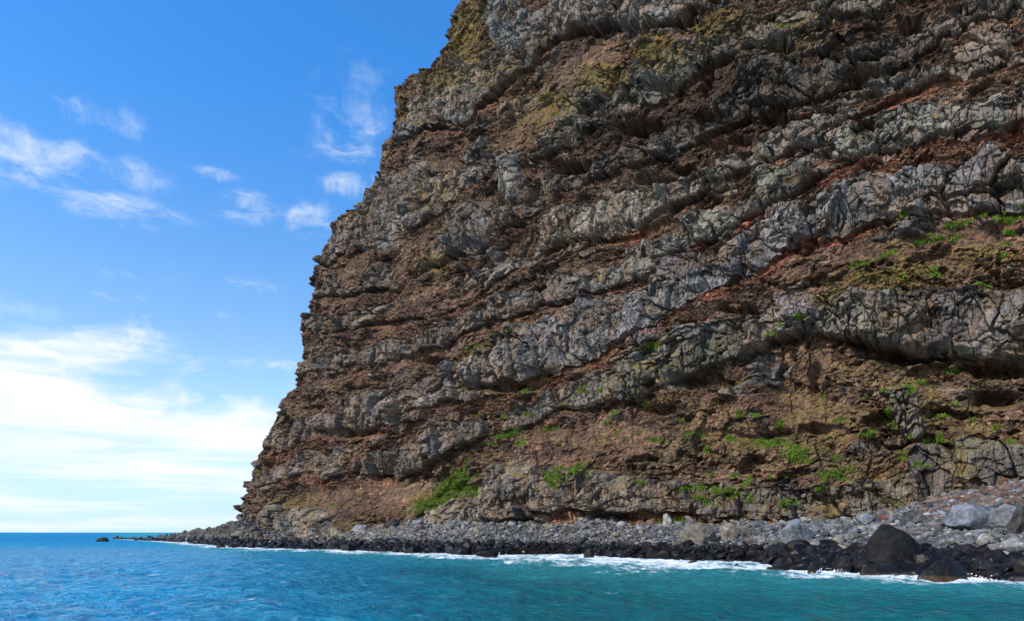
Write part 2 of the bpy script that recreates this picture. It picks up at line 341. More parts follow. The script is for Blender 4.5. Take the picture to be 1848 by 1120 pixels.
_g = np.random.default_rng(77)
GREEN += [(_g.uniform(860, 1840), _g.uniform(690, 915), _g.uniform(6, 16), _g.uniform(4, 8), _g.uniform(-.4, .3), _g.uniform(.7, 1)) for _ in range(60)]
GREEN += [(_g.uniform(1620, 1848), _g.uniform(385, 520), _g.uniform(8, 20), _g.uniform(4, 7), _g.uniform(-.4, .1), _g.uniform(.6, 1)) for _ in range(10)]
ROWS, COLS, WRAP = 1120, 1560, 70
def build_cliff():
    py1 = np.concatenate([np.linspace(-330, -12, 90, endpoint=False), np.linspace(-12, 1010, ROWS - 90)]).astype(np.float32)
    xs = EDGE(py1)
    s = np.linspace(0, 1, COLS) ** 0.97
    px = (xs[:, None] + (2130 - xs[:, None]) * s[None, :]).astype(np.float32)
    py = np.repeat(py1[:, None], COLS, 1)
    Y = plane_Y(px, py); X = (px - CX) / F * Y; Z = CAM_Z + (HOR - py) / F * Y
    # the headland's far side, running back from the arris
    q = (np.linspace(1, 0, WRAP, endpoint=False) ** 2.0 * 90).astype(np.float32)
    EX, EY, EZ = X[:, :1], Y[:, :1], Z[:, :1]
    WX = EX + q * 0.42; WY = EY + q * 0.90; WZ = np.repeat(EZ, WRAP, 1)
    X = np.concatenate([WX, X], 1); Y = np.concatenate([WY, Y], 1); Z = np.concatenate([WZ, Z], 1)
    along = np.concatenate([np.repeat(-q[None, :], ROWS, 0), np.hypot(X[:, WRAP:] - EX, Y[:, WRAP:] - EY)], 1).astype(np.float32)
    # seams of the layers follow position along the face measured from a fixed plumb line, so noise is continuous in metres
    A = np.concatenate([X[:, WRAP:WRAP+1] * .8 - Y[:, WRAP:WRAP+1] * .6 - q[None, :], X[:, WRAP:] * .8 - Y[:, WRAP:] * .6], 1).astype(np.float32)
    Zm = Z.astype(np.float32)
    px = np.concatenate([px[:, :1] - q[None, :] * 1.5, px], 1); py = np.concatenate([np.repeat(py1[:, None], WRAP, 1), py], 1)
    wr = np.clip(-along / 14.0, 0, 1)
    # warp
    wv = fbm(A / 22, Zm / 22, 5, 1); wv2 = fbm(A / 5, Zm / 5, 4, 9)
    bigr, bigt, bigc = cells(A / 11 + .25 * Zm / 9 + wv * .6, Zm / 9 + .5 * wv2, 15)
    medr, medt, medc = cells(A / 4.5 + .3 * wv2, Zm / 4.5 + .3 * wv2, 17)
    pw = py + 24 * wv + 9.0 * wv2 + (bigr - .5) * 12 + (medr - .5) * 5
    D = np.zeros_like(A); hard = np.zeros_like(A); red = np.zeros_like(A); lay = np.zeros_like(A)
    colr = np.zeros(A.shape + (3,), np.float32)
    lr = sst(px, 650, 1350)
    smo = sst(fbm(A / 11, Zm / 8, 3, 241), -.35, .35)
    fc = np.zeros_like(A); fcol = np.zeros(A.shape + (3,), np.float32)
    for (x, y, rx, ry, sl, tn_, a) in FACES:
        wx = px + 16 * wv2 + 8 * wv; wy = py + 14 * wv2
        g = a * np.exp(-((np.abs(wx - x - sl * (wy - y)) / rx) ** 3 + (np.abs(wy - y) / ry) ** 3))
        fcol = np.where((g > fc)[..., None], np.array(tn_), fcol); fc = np.maximum(fc, g)
    fcm = sst(fc, .28, .5)
    tops = [np.interp(px, KX, h[0]).astype(np.float32) for h in HARD]
    bots = [np.interp(px, KX, h[1]).astype(np.float32) for h in HARD]
    ampn = [np.clip(0.84 + 0.16 * lr + 0.10 * (k > 3) + 1.6 * fbm(A / 20 + 40 * k, Zm / 60, 4, 20 + k) + .35 * sst(px, 800, 1300), 0.0, 1.7) for k in range(8)]
    nred = fbm(A / 9, Zm / 4, 4, 51)
    UND = [.75, .7, .9, .6, .6, .22, .95, .6]; AMP = [.9, .8, .9, .9, .8, .55, .8, .8]
    for k, h in enumerate(HARD):
        tp, bt = tops[k], bots[k]
        u = (pw - tp) / (bt - tp)
        inside = (u >= 0) & (u <= 1)
        thick = (bt - tp) / F * Y                     # metres
        amp = np.clip(thick * 0.26, 0.4, 2.6) * (.25 + ampn[k]) * (.50 + .06 * lr) * AMP[k]
        prof = sst(u, -0.02, 0.16) * (0.55 + 0.50 * np.clip(u, 0, 1)) - 0.75 * UND[k] * sst(u + .06 * medr, .94, 1.04)
        D += np.where(inside, amp * prof - 0.2 * amp, 0)
        hm = sst(u, 0.04, 0.20) * sst(u, 1.02, 0.97)
        hm = hm * sst(ampn[k] + .5 * (medr - .5) + .3 * (bigr - .5), 0.25, 0.55)
        hard = np.maximum(hard, hm)
        cc = np.array(h[2])[None, None] * (1 - lr[..., None]) + np.array(h[3])[None, None] * lr[..., None]
        colr += np.where((hm > 0)[..., None], cc * 1.0, 0)
        # the soft bed under this layer
        nt = tops[k + 1] if k < 7 else bt + 200
        wv_ = (pw - bt) / np.maximum(nt - bt, 4)
        soft = (wv_ > 0) & (wv_ <= 1)
        amp2 = np.clip(thick * 0.30, 0.5, 3.0) * ampn[k] * (0.6 + .8 * bigr)
        slot = np.exp(-np.abs(pw - bt - 3) / (6 + 2 * lr)) * (.3 + 1.2 * medr) * (1 - .35 * lr)
        und = -0.40 * amp2 * np.exp(-np.clip(wv_, 0, 1) * 4) - 0.2 * amp2 - 1.25 * amp2 * slot
        und = und * UND[k] * .8
        D += np.where(soft, und, 0)
        rs = h[4] * (1 - lr) + h[5] * lr
        dpx = (pw - bt)
        rr = sst(dpx, -2, 2) * sst(dpx, 34 + 22 * (k == 4), 8) * rs * (1 - .25 * (k == 4)) * sst(nred, -.25, .25)
        red = np.maximum(red, np.where(soft | (dpx < 3), rr, 0))
        lay += np.where(inside, 2 * k + u, 0) + np.where(soft, 2 * k + 1 + np.clip(wv_, 0, 1), 0)
    lay += np.where(pw < tops[0], (pw - tops[0]) / 60, 0)
    hard = np.clip(hard, 0, 1)
    sz = np.zeros_like(A)
    for (x, y, rx, ry, sl, a) in SOFTZ:
        wx = px + 14 * wv2 + 10 * wv; wy = py + 8 * wv2 + 6 * wv
        sz = np.maximum(sz, a * np.exp(-((np.abs(wx - x) / rx) ** 3 + (np.abs(wy - y - sl * (wx - x)) / ry) ** 3)))
    sz = sst(sz, .15, .6) * (1 - .8 * fcm)
    hard = hard * (1 - sz) ; D -= .5 * sz
    hard = np.maximum(hard, fcm); colr = colr + (fcol - colr) * fcm[..., None]; D += fcm * .9
    # lenses of solid lava within the crumbly beds
    lens = fbm(lay * 2.6 + .5 * wv, A / 20, 4, 57, .55) + .35 * (medr - .5)
    lensm = sst(lens, .24, .38) * (1 - sz)
    lensc = np.array((.125, .112, .098)) + (np.array((.100, .102, .108)) - np.array((.125, .112, .098))) * lr[..., None]
    newh = (lensm > hard)
    colr = np.where((hard < .05)[..., None], lensc, colr)
    rsc = 1 - .5 * fcm
    hard = np.maximum(hard, lensm * .9)
    D += 0.8 * lensm * (1 - sst(lay % 2, 0, .02) * 0) * (hard < .95)
    D += ((bigr - .5) * 1.0 + bigt * 1.1 + (medr - .5) * .5 + medt * .8) * (1 - .7 * sz)
    # rock zones of their own: rubbly ground at the lower right is softer
    # large relief
    D += 3.2 * fbm(A / 48, Zm / 48, 3, 61) + 1.6 * fbm(A / 14, Zm / 26, 3, 66)
    for (x, y, rx, ry, dep) in RELIEF:
        wx = px + 10 * wv2; wy = py + 6 * wv2
        g = np.exp(-(((wx - x) / rx) ** 2 + ((wy - y) / ry) ** 2) ** (1.6 if dep < 0 else 1.0))
        D += dep * (1.5 if dep < 0 else 1.0) * (Y / 130.0) * g * (1 + .3 * wv2)
    # thin beds inside the layers
    bed = fbm(lay * 7.0, A / 16, 4, 71, 0.6)
    D += 0.75 * bed * (0.5 + 0.8 * (1 - hard))
    # fluted, jointed lava: tall facets; measured over the surface itself, so undersides are broken up too
    Zr = Zm; Zm = Zm - 0.45 * D; 
    wa = A + 0.5 * wv2; wz = Zm + 0.45 * fbm(A / 3.2, Zm / 3.2, 3, 81)
    r0, t0, c0 = cells(wa / 5.2 + wz * .1, wz / 7.0, 2)
    r1, t1, c1 = cells(wa / 2.9 + wz * .08, wz / 4.6, 3)
    r2, t2, c2 = cells(wa / 1.5, wz / 2.2 + wa * .2, 5)
    r3, t3, c3 = cells(wa / 0.75, wz / 0.9, 7)
    brk = sst(fbm(A / 7, Zm / 6, 3, 83), -.3, .3)
    fl = (r0 - .5) * 1.0 + t0 * 1.7 - .6 * np.exp(-c0 * 22) + ((r1 - .5) * .9 + t1 * 1.1 - 0.45 * np.exp(-c1 * 16)) * (.45 + .8 * brk)
    fl += ((r2 - .5) * 0.38 + t2 * .75 - 0.22 * np.exp(-c2 * 16)) * (.15 + 1.0 * brk)
    fl += ((r3 - .5) * 0.13 + t3 * 0.36) * (1.15 - smo) * (.3 + brk)
    _, _, cv = cells(A / 1.25 + .25 * wv2, wz / 7.5, 19)
    fl -= .50 * np.exp(-cv * 30) * sst(fbm(A / 9, Zm / 7, 3, 89), -.25, .2)
    flute = fbm(A / 1.6, Zm / 9, 3, 87, ridged=True) * 0.40
    # crumbly beds
    rough = fbm(A / 4.0, Zm / 3.0, 6, 91, 0.60) * 1.35
    k1, kt1, kc1 = cells(wa / 1.3, wz / 1.0, 11)
    k2, kt2, kc2 = cells(A / 0.55, Zm / 0.45, 13)
    rb = rough + np.sqrt(np.clip(kc1, 0, 1)) * 0.55 + (k1 - .5) * .45 + (k2 - .5) * 0.36 + kt2 * .34
    hk = sst(hard, 0.0, 1.0)
    soff = (1 - .60 * sz)
    D += hk * ((fl * (.75 + .6 * bigr)) + flute * .8 * (1 - brk * .6) + 0.55 * rough * (1 - .6 * smo)) + (1 - hk) * rb * (.42 + .62 * (1 - smo)) * soff
    Zm = Zr
    # hollows where clinker has fallen out, most of them in the upper right
    pit = fbm(A / 6.0, Zm / 3.4, 4, 101)
    pz = 0.35 + 0.65 * np.exp(-(((px - 1380) / 330) ** 2 + ((py - 190) / 200) ** 2)) + .5 * np.exp(-(((px - 1650) / 250) ** 2 + ((py - 700) / 80) ** 2))
    pitm = sst(pit, 0.16, 0.34) * pz * (1 - 0.7 * hk)
    pit2 = fbm(A / 2.6, Zm / 1.6, 3, 105); pitm2 = sst(pit2, .28, .45) * (1 - .6 * hk) * (.4 + .6 * pz)
    D -= (4.0 * pitm + 1.6 * pitm2) * (1 - .8 * sz)
    # talus slopes are smoother
    tal = np.exp(-(((px - 680) / 110) ** 2 + ((py - 900) / 40) ** 2) ** 2)
    D = D * (1 - .45 * tal)
    # rounding at the arris
    D -= 3.2 * np.exp(-np.clip(along, 0, None) / 5.0) * (along >= 0) + np.where(along < 0, 3.2, 0)
    D *= np.where(along < -25, 0.6, 1.0)
    ox = -NX * (1 - wr) - 0.90 * wr; oy = -NY * (1 - wr) + 0.42 * wr
    vz = 0.55 * fbm(A / 3.0, Zm / 3.0, 3, 111) + .25 * fbm(A / 1.0, Zm / 1.0, 2, 113)
    P = np.stack([X + ox * D, Y + oy * D, Z + vz], -1).astype(np.float32)
    N = grid_normals(P)
    up = N[..., 2]
    # ---------------- colours of the rock itself
    c_dark = np.array((.044, .029, .025)); c_brown = np.array((.096, .064, .047)); c_tan = np.array((.185, .138, .095)); c_grey = np.array((.115, .108, .104))
    a1 = fbm(A / 7, Zm / 4, 5, 121)[..., None]; a2 = fbm(A / 2.2, Zm / 1.6, 4, 127)[..., None]; a3 = fbm(A / 18, Zm / 9, 4, 131)[..., None]
    col = c_dark + (c_brown - c_dark) * sst(a1 + .6 * a2, -.45, .15)
    col = col + (c_tan - col) * sst(a2 + .5 * a3, .12, .6) * .6
    col = col + (c_grey - col) * sst(a3, .0, .4) * .3
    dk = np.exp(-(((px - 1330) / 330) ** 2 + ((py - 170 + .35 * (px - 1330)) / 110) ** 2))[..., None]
    lowr = np.exp(-(((px - 1500) / 380) ** 2 + ((py - 780) / 150) ** 2))[..., None]
    col = col * (1 + .10 * lowr)
    streak = fbm(A / 0.9, Zm / 7.0, 4, 141)[..., None]
    hc = colr * np.array((.92, .95, 1.03)) * (0.90 + 0.62 * streak + 0.40 * a2 + .3 * (r1[..., None] - .5))
    hc = hc + (np.array((.125, .096, .074)) - hc) * sst(fbm(A / 5, Zm / 6, 4, 151) + .22 * (1 - lr) + .05, .0, .4)[..., None] * .70
    hc = hc + (np.array((.235, .232, .225)) - hc) * sst(fbm(A / 3, Zm / 5, 4, 153), .25, .5)[..., None] * .5
    hc = hc + (np.array((.055, .052, .055)) - hc) * sst(fbm(A / 6, Zm / 7, 4, 157), .10, .50)[..., None] * .55
    hm = sst(hard + .45 * a2[..., 0] + .45 * a1[..., 0] - (.20 - .12 * lr) * (1 - fcm), .28, .62)[..., None]
    col = col + (hc - col) * hm
    red = red[..., None] * (1 - .35 * hm) * 1.25
    col = col + (np.array((.200, .082, .058)) - col) * np.clip(red, 0, 1) * (.72 + .5 * a2)
    spk = (k2 > .80)[..., None] * sst(fbm(A / 6, Zm / 5, 3, 201), -.2, .3)[..., None] * (1 - hm)
    col = col * (1 + .9 * spk) * (1 - .35 * (k2 < .18)[..., None] * (1 - hm))
    # general rusty and ochre cast of lichen on shelves
    oc = np.zeros_like(A); gr = np.zeros_like(A)
    for (x, y, rx, ry, a) in OCHRE:
        oc = np.maximum(oc, a * np.exp(-(((px - x) / rx) ** 2 + ((py - y) / ry) ** 2)))
    ocn = fbm(A / 2.0, Zm / 1.5, 5, 161, .6)
    ocm = sst(oc * 1.3 + .75 * ocn + .35 * (up - .25) + .06, .48, .85)[..., None]
    occ = np.array((.128, .095, .030)) + (np.array((.085, .078, .032)) - np.array((.125, .092, .034))) * sst(fbm(A / 3, Zm / 3, 3, 167), -.2, .3)[..., None]
    occ = occ + (np.array((.27, .19, .055)) - occ) * sst(ocn, .2, .6)[..., None] * .5
    col = col + (occ - col) * ocm * .85
    for (x, y, rx, ry, an, a) in GREEN:
        ca, sa = math.cos(an), math.sin(an)
        ex = (px - x) * ca + (py - y) * sa; ey = -(px - x) * sa + (py - y) * ca
        gr = np.maximum(gr, a * np.exp(-((ex / rx) ** 2 + (ey / ry) ** 2)))
    grn = fbm(A / 1.3, Zm / 1.1, 4, 171, .6)
    grm = sst(gr + .85 * grn + .25 * (up - .2), .52, .80) * sst(gr, .08, .25)
    # thin olive growth on shelves here and there
    thin = .9 * sst(fbm(A / 9, Zm / 7, 4, 181) + .5 * grn + .7 * (up - .45) + .45 * lowr[..., 0] + .25 * np.exp(-(((px - 1720) / 170) ** 2 + ((py - 450) / 60) ** 2)), .22, .60)
    col = col + (np.array((.100, .092, .028)) - col) * (thin * .62)[..., None]
    col = col + (np.array((.095, .150, .018)) - col) * (grm * .95)[..., None]
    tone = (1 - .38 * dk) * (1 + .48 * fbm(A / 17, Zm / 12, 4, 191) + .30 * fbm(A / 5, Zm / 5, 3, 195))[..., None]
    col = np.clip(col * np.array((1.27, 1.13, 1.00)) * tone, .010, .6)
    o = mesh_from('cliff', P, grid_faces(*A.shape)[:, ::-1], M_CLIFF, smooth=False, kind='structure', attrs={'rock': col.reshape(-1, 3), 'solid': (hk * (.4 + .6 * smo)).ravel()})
    return P, N, grm, thin * ocm[..., 0], px, py
CP, CN, CGREEN, CTHIN, Cpx, Cpy = build_cliff()

# ------------------------------------------------------------------ grass on the ledges: blades in tufts, one mass
def build_grass():
    ok = (CGREEN > .45) & (Cpx > 430) & (Cpx < 1930)
    idx = np.flatnonzero(ok.ravel())
    idx = rng.choice(idx, min(26000, len(idx)), replace=False)
    base = CP.reshape(-1, 3)[idx] + rng.normal(0, .06, (len(idx), 3)); nrm = CN.reshape(-1, 3)[idx]
    nrm = np.where((nrm[:, 1] > 0)[:, None], -nrm, nrm)
    B = 4; n = len(idx)
    d = (nrm * .55 + np.array((0, 0, .75)))[:, None, :] + rng.normal(0, .45, (n, B, 3))
    d /= np.linalg.norm(d, axis=-1, keepdims=True)
    L = rng.uniform(.14, .34, (n, B, 1)); sd = rng.normal(0, 1, (n, B, 3)); sd -= (sd * d).sum(-1, keepdims=True) * d
    sd /= np.linalg.norm(sd, axis=-1, keepdims=True); sd *= .06
    b0 = base[:, None, :] + rng.normal(0, .10, (n, B, 3))
    tri = np.stack([b0 - sd, b0 + sd, b0 + d * L], 2).reshape(-1, 3)
    pick = rng.random((n, 1)); c1 = np.array((.105, .185, .018)); c2 = np.array((.17, .17, .035)); c3 = np.array((.060, .115, .014))
    c = np.where(pick < .65, c1, np.where(pick < .82, c2, c3)) * rng.uniform(.75, 1.25, (n, 1))
    tone = np.repeat(c, B * 3, 0)
    mesh_from('grass', tri, np.arange(len(tri)).reshape(-1, 3), M_GRASS, smooth=False, kind='stuff', attrs={'tone': tone})['label'] = 'bright green grass and moss growing on the ledges of the cliff'
build_grass()

# ------------------------------------------------------------------ the shore
WL = ipl(((150, 970.5), (200, 971.5), (240, 973), (300, 976.5), (340, 980), (400, 985), (430, 987.5), (500, 990), (600, 992.5), (735, 998), (863, 1002.5), (971, 1001), (1056, 1003),
          (1150, 1008), (1224, 1013), (1359, 1014), (1426, 1030), (1518, 1034), (1600, 1038), (1700, 1042), (1848, 1050), (2150, 1070)))
BASE = ipl(((150, 972), (225, 973), (260, 973.5), (300, 968.5), (330, 962), (380, 953), (428, 942), (480, 957), (560, 970), (640, 962), (700, 948), (760, 945), (850, 945), (950, 947), (1100, 948), (1230, 946),
            (1400, 942), (1560, 938), (1620, 925), (1690, 905), (1780, 885), (1848, 868), (2150, 850)))
def shore_ends(px):
    yw = WL(px); Yw = CAM_Z * F / (yw - HOR)
    yb = BASE(px); Yb = plane_Y(px, yb) - 1.0
    Yl = Yw + 10 + 12 * sst(px, 330, 430)
    Yb = np.where(px < 430, Yl, Yb); k = sst(px, 430, 520); Yb = np.where(px >= 430, Yb * k + (Yw + 22) * (1 - k), Yb)
    Zb = CAM_Z + (HOR - yb) / F * Yb
    return Yw, Yb, np.maximum(Zb, 0.2)
def shore_pt(px, t):
    Yw, Yb, Zb = shore_ends(px)
    Y = Yw + (Yb - Yw) * t
    tt = np.clip(t, 0, 1)
    prof = tt ** 0.92
    Z = Zb * prof
    Z = np.where(t < 0, t * 9.0, Z)
    back = np.clip(t - 1, 0, None)
    Z = Z + np.where(px < 432, -back * 22, back * Zb * 1.0)
    return (px - CX) / F * Y, Y, Z
SR, SC = 150, 1100
def build_shore():
    px = np.linspace(205, 2140, SC)[None, :].repeat(SR, 0); t = np.concatenate([np.linspace(-.45, 0, 25, endpoint=False), np.linspace(0, 1, 100, endpoint=False), np.linspace(1, 1.45, 25)])[:, None].repeat(SC, 1)
    X, Y, Z = shore_pt(px, t)
    n = fbm(X / 5, Y / 5, 5, 211, .6); n2 = fbm(X / 1.2, Y / 1.2, 3, 217)
    hump = fbm(X / 9, Y / 9, 3, 223)
    Z = Z + (.55 * n + .22 * n2 + .9 * hump * sst(t, .25, .6)) * sst(t, -.1, .15)
    P = np.stack([X, Y, Z], -1)
    wet = sst(Z + .5 * n, 2.1, 1.4)
    col = np.array((.060, .054, .050)) * (1 + .5 * n2[..., None]); 
    rr = (sst(px, 1660, 1760) * sst(t, .55, .8))[..., None]
    col = col + (np.array((.15, .075, .055)) - col) * rr * .7
    col = col * (1 - wet[..., None]) + np.array((.006, .006, .007)) * wet[..., None]
    mesh_from('beach', P, grid_faces(SR, SC)[:, ::-1], M_STONE, smooth=True, kind='structure', attrs={'tone': np.clip(col, .005, 1).reshape(-1, 3), 'wet': wet.reshape(-1)})
    return px, t, P
Spx, St, SP = build_shore()

# ------------------------------------------------------------------ stones
def ico(sub):
    import bmesh
    bm = bmesh.new(); bmesh.ops.create_icosphere(bm, subdivisions=sub, radius=1.0)
    bm.verts.ensure_lookup_table()
    V = np.array([v.co[:] for v in bm.verts], np.float32); Fc = np.array([[v.index for v in f.verts] for f in bm.faces], np.int32); bm.free()
    return V, Fc
ICO = {k: ico(k) for k in (2, 3, 4, 5)}
def noise3(V, f, seed):
    return (perlin(V[:, 0] * f + V[:, 2] * .7 * f + 3.1, V[:, 1] * f + 9.2, seed) + perlin(V[:, 1] * f * .8 + 4.4, V[:, 2] * f + V[:, 0] * .6 * f, seed + 1) + perlin(V[:, 2] * f, V[:, 0] * f + V[:, 1] * .5 * f + 7.7, seed + 2)) / 2.2
def crack(V, f, seed):
    return np.clip(1 - np.abs(noise3(V, f, seed)) * 9, 0, 1) ** 1.5
def stone(sub, r, seed, cuts=14, rnd=.6, rough=.05):
    """a stone cut by random planes: radii r=(rx,ry,rz) about its centre; rnd 0 sharp .. 1 round"""
    V, Fc = ICO[sub]; g = np.random.default_rng(seed)
    V = V.copy()
    V *= (1 + .18 * noise3(V, .9, seed % 97))[:, None]
    for _ in range(cuts):
        n = g.normal(0, 1, 3); n /= np.linalg.norm(n); dd = g.uniform(.50, .88) + .22 * rnd
        over = V @ n - dd
        V -= np.where(over > 0, over * (1 - .35 * rnd), 0)[:, None] * n
    if sub >= 5: V *= (1 - .07 * crack(V, 1.6, seed % 61) - .035 * crack(V, 3.6, seed % 53))[:, None]
    if rough: V *= (1 + rough * 1.2 * noise3(V, 2.3, seed % 89) + rough * noise3(V, 5.3, seed % 83) + rough * .6 * noise3(V, 11., seed % 79))[:, None]
    V /= np.abs(V).max(0)
    return V * np.array(r), Fc
def rotm(ax, ay, azr):
    ca, sa, cb, sb, cc, sc = math.cos(ax), math.sin(ax), math.cos(ay), math.sin(ay), math.cos(azr), math.sin(azr)
    return np.array([[cc, -sc, 0], [sc, cc, 0], [0, 0, 1]]) @ np.array([[cb, 0, sb], [0, 1, 0], [-sb, 0, cb]]) @ np.array([[1, 0, 0], [0, ca, -sa], [0, sa, ca]])
def put_stone(name, V, Fc, loc, tone, wet, waterline=None):
    V = V.astype(np.float32); n = len(V)
    o_tone = np.repeat(np.array(tone)[None], n, 0).astype(np.float32); o_wet = np.full(n, wet, np.float32)
    if waterline is not None:      # brown weed and wet foot up to this height
        h = V[:, 2] + loc[2] + .12 * noise3(V, 1.2, 5)
        k = sst(h, waterline + .18, waterline)[:, None]
        o_tone = o_tone * (1 - k) + np.array((.060, .038, .018)) * k
    o = mesh_from(name, V, Fc, M_STONE, True, attrs={'tone': o_tone, 'wet': o_wet}); o.location = loc
    return o
# large boulders, placed where they lie: pixel box of the photograph -> a point of the shore and a size
def spot(px, py_foot):
    """the point of the shore (or the sea bed's edge) whose view passes the foot of the stone"""
    ts = np.linspace(-.6, 1.25, 400); X, Y, Z = shore_pt(np.full(400, float(px)), ts)
    yy = HOR - (Z - CAM_Z) / Y * F
    ok = np.flatnonzero(yy <= py_foot)
    i = ok[0] if len(ok) else 399
    if py_foot > WL(px):   # stands in the water
        Y0 = CAM_Z * F / (py_foot - HOR); return np.array(((px - CX) / F * Y0, Y0, 0.0))
    return np.array((X[i], Y[i], Z[i]))
BOULDERS = [ # px, foot, width px, height px, depth/width, tone, wet, cuts, rnd, seed, label, in water
 (1568,948, 40,26,.8,(.150,.160,.185),0,14,.4,12,'grey-black rounded boulder half sunk in cobbles left of the red rock'),
 (1442,978, 62,46,.8,(.140,.155,.175),0,18,.0,13,'pale grey angular boulder with a sharp peak and a long left slope'),
 (1478,968, 28,26,.8,(.110,.118,.135),0,12,.3,14,'dark grey boulder touching the right side of the peaked pale boulder'),
 (1264,982, 68,46,.8,(.150,.132,.108),0,18,.0,15,'large buff boulder with dark cracked right side on the cobbles'),
 (1316,972, 34,32,.8,(.190,.170,.140),0,13,.3,16,'brownish boulder standing just right of the large buff boulder'),
 (1346,968, 26,20,.8,(.110,.100,.095),0,12,.2,17,'small dark brown block at the foot of the wall behind the cobbles'),
 (1206,951, 20,27,.5,(.300,.290,.255),0,9,.1,18,'pale upright slab leaning beside the grass at the cliff foot'),
 (1760,955, 92,56,.9,(.125,.137,.160),0,15,.3,19,'big smooth blue-grey boulder sunk in cobbles at the right'),
 (1812,962, 62,58,.8,(.120,.122,.130),0,16,.1,20,'grey boulder leaning on the big smooth boulder beside it'),
 (1843,968, 44,60,.8,(.055,.052,.050),0,16,.1,21,'dark shaded boulder at the right edge above pale cobbles'),
 (1644,952, 34,36,.6,(.045,.047,.052),0,9,.0,22,'black pointed rock standing behind the huge black boulder'),
 (1664,948, 26,24,.7,(.100,.098,.098),0,9,.1,23,'small dark block with flat grey top right of the pointed rock'),
 (1593,944, 17,20,.8,(.140,.055,.040),0,10,.4,24,'rust red lava block lying among grey cobbles'),
 (1777,986, 24,26,.8,(.230,.215,.205),0,9,.1,25,'pale pinkish grey cube-like block on the cobbles'),
 (1800,998, 36,24,.8,(.150,.140,.135),0,13,.5,26,'brown-grey rounded stone right of the cube-like block'),
 (1832,998, 40,30,.8,(.180,.180,.185),0,13,.5,27,'grey domed stone near the right edge above the black rocks'),
 (1806,1010,34,22,.8,(.290,.285,.260),0,11,.4,28,'pale cream stone lying on the black rocks at the right'),
 (1521,997, 22,20,.8,(.210,.180,.135),0,13,.6,29,'tan rounded stone at the seam of cobbles and black rocks'),
 (1478,990, 56,20,.8,(.150,.150,.152),0,12,.5,30,'low flat grey stone lying below the peaked pale boulder'),
 (1538,975, 34,18,.8,(.150,.140,.125),0,12,.5,31,'brown-grey low stone left of the huge black boulder'),
 (1555,962, 22,16,.8,(.260,.262,.235),0,12,.5,32,'pale lichen-yellow stone left of the huge black boulder'),
 (715,934, 28,30,.8,(.215,.220,.220),0,12,.2,33,'pale grey fluted boulder at the foot of the grass slope'),
 (676,936, 32,22,.6,(.185,.200,.220),0,10,.1,34,'blue-grey slab tilted up to the right below the scree slope'),
 (709,955, 44,23,.7,(.030,.031,.036),0,12,.5,35,'black smooth lens-shaped boulder under the pale fluted boulder'),
 (612,960, 22,20,.8,(.190,.195,.200),0,12,.4,36,'grey rounded boulder on the left below the scree slope'),
 (650,962, 30,17,.8,(.210,.215,.220),0,12,.4,37,'pale flattened boulder under the tilted blue-grey slab'),
 (756,950, 24,14,.8,(.170,.180,.195),0,11,.4,38,'blue-grey slab half buried below the grass slope'),
 ]
for (px, foot, wp, hp, dr, tone, wet, cuts, rnd, seed, lab) in BOULDERS:
    p = spot(px, foot); m = p[1] / F
    rx = wp * m / 2; rz = hp * m * .62
    V, Fc = stone(5, (rx, rx * dr, rz), seed, cuts + 8, rnd * .4, .05)
    V = V @ rotm(0, random.uniform(-.12, .12), random.uniform(-.3, .3)).T
    o = put_stone('boulder', V, Fc, (p[0], p[1] + rx * dr * .3, p[2] + rz * .52), tone, wet); tag(o, lab, 'boulder')

def shaped_boulder(name, ctrl, depth, loc, seed, tone, wet, label, cat, waterline=None):
    """a boulder whose section across the view is the outline ctrl [(x, top z)], a real lens-like depth behind and before it"""
    xs = np.array([c[0] for c in ctrl]); zs = np.array([c[1] for c in ctrl])
    nx, na = 150, 110
    U = np.linspace(xs[0], xs[-1], nx); H = np.interp(U, xs, zs)
    g = np.random.default_rng(seed)
    th = np.linspace(0, math.pi, na)
    uu, tt = np.meshgrid(U, th)
    HH = np.repeat(H[None], na, 0); w01 = np.sin(np.pi * (uu - xs[0]) / (xs[-1] - xs[0])) ** .45
    dep = depth * w01
    c = np.cos(tt); sgn = np.sign(c)
    yy = -sgn * np.abs(c) ** .80 * dep
    zz = np.sin(tt) ** .85 * (HH + .9) - .9
    V = np.stack([uu, yy, zz], -1)
    # planed facets
    c0 = np.array((xs.mean(), 0, zs.max() * .25)); R = np.array(((xs[-1] - xs[0]) / 2, depth, zs.max()))
    Q = (V - c0) / R
    for _ in range(12):
        n = g.normal(0, 1, 3); n[2] = abs(n[2]) * .4; n /= np.linalg.norm(n); dd = g.uniform(.62, .92)
        over = Q @ n - dd; Q -= np.where(over > 0, over * .9, 0)[..., None] * n
    V = Q * R + c0
    Vf = V.reshape(-1, 3)
    s = 1.0 + .035 * noise3(Vf, .6, seed) + .022 * noise3(Vf, 1.7, seed + 3) + .014 * noise3(Vf, 4.0, seed + 6)
    Vf = (Vf - c0) * s[:, None] + c0
    return tag(put_stone(name, Vf, grid_faces(na, nx), loc, tone, wet, waterline), label, cat)
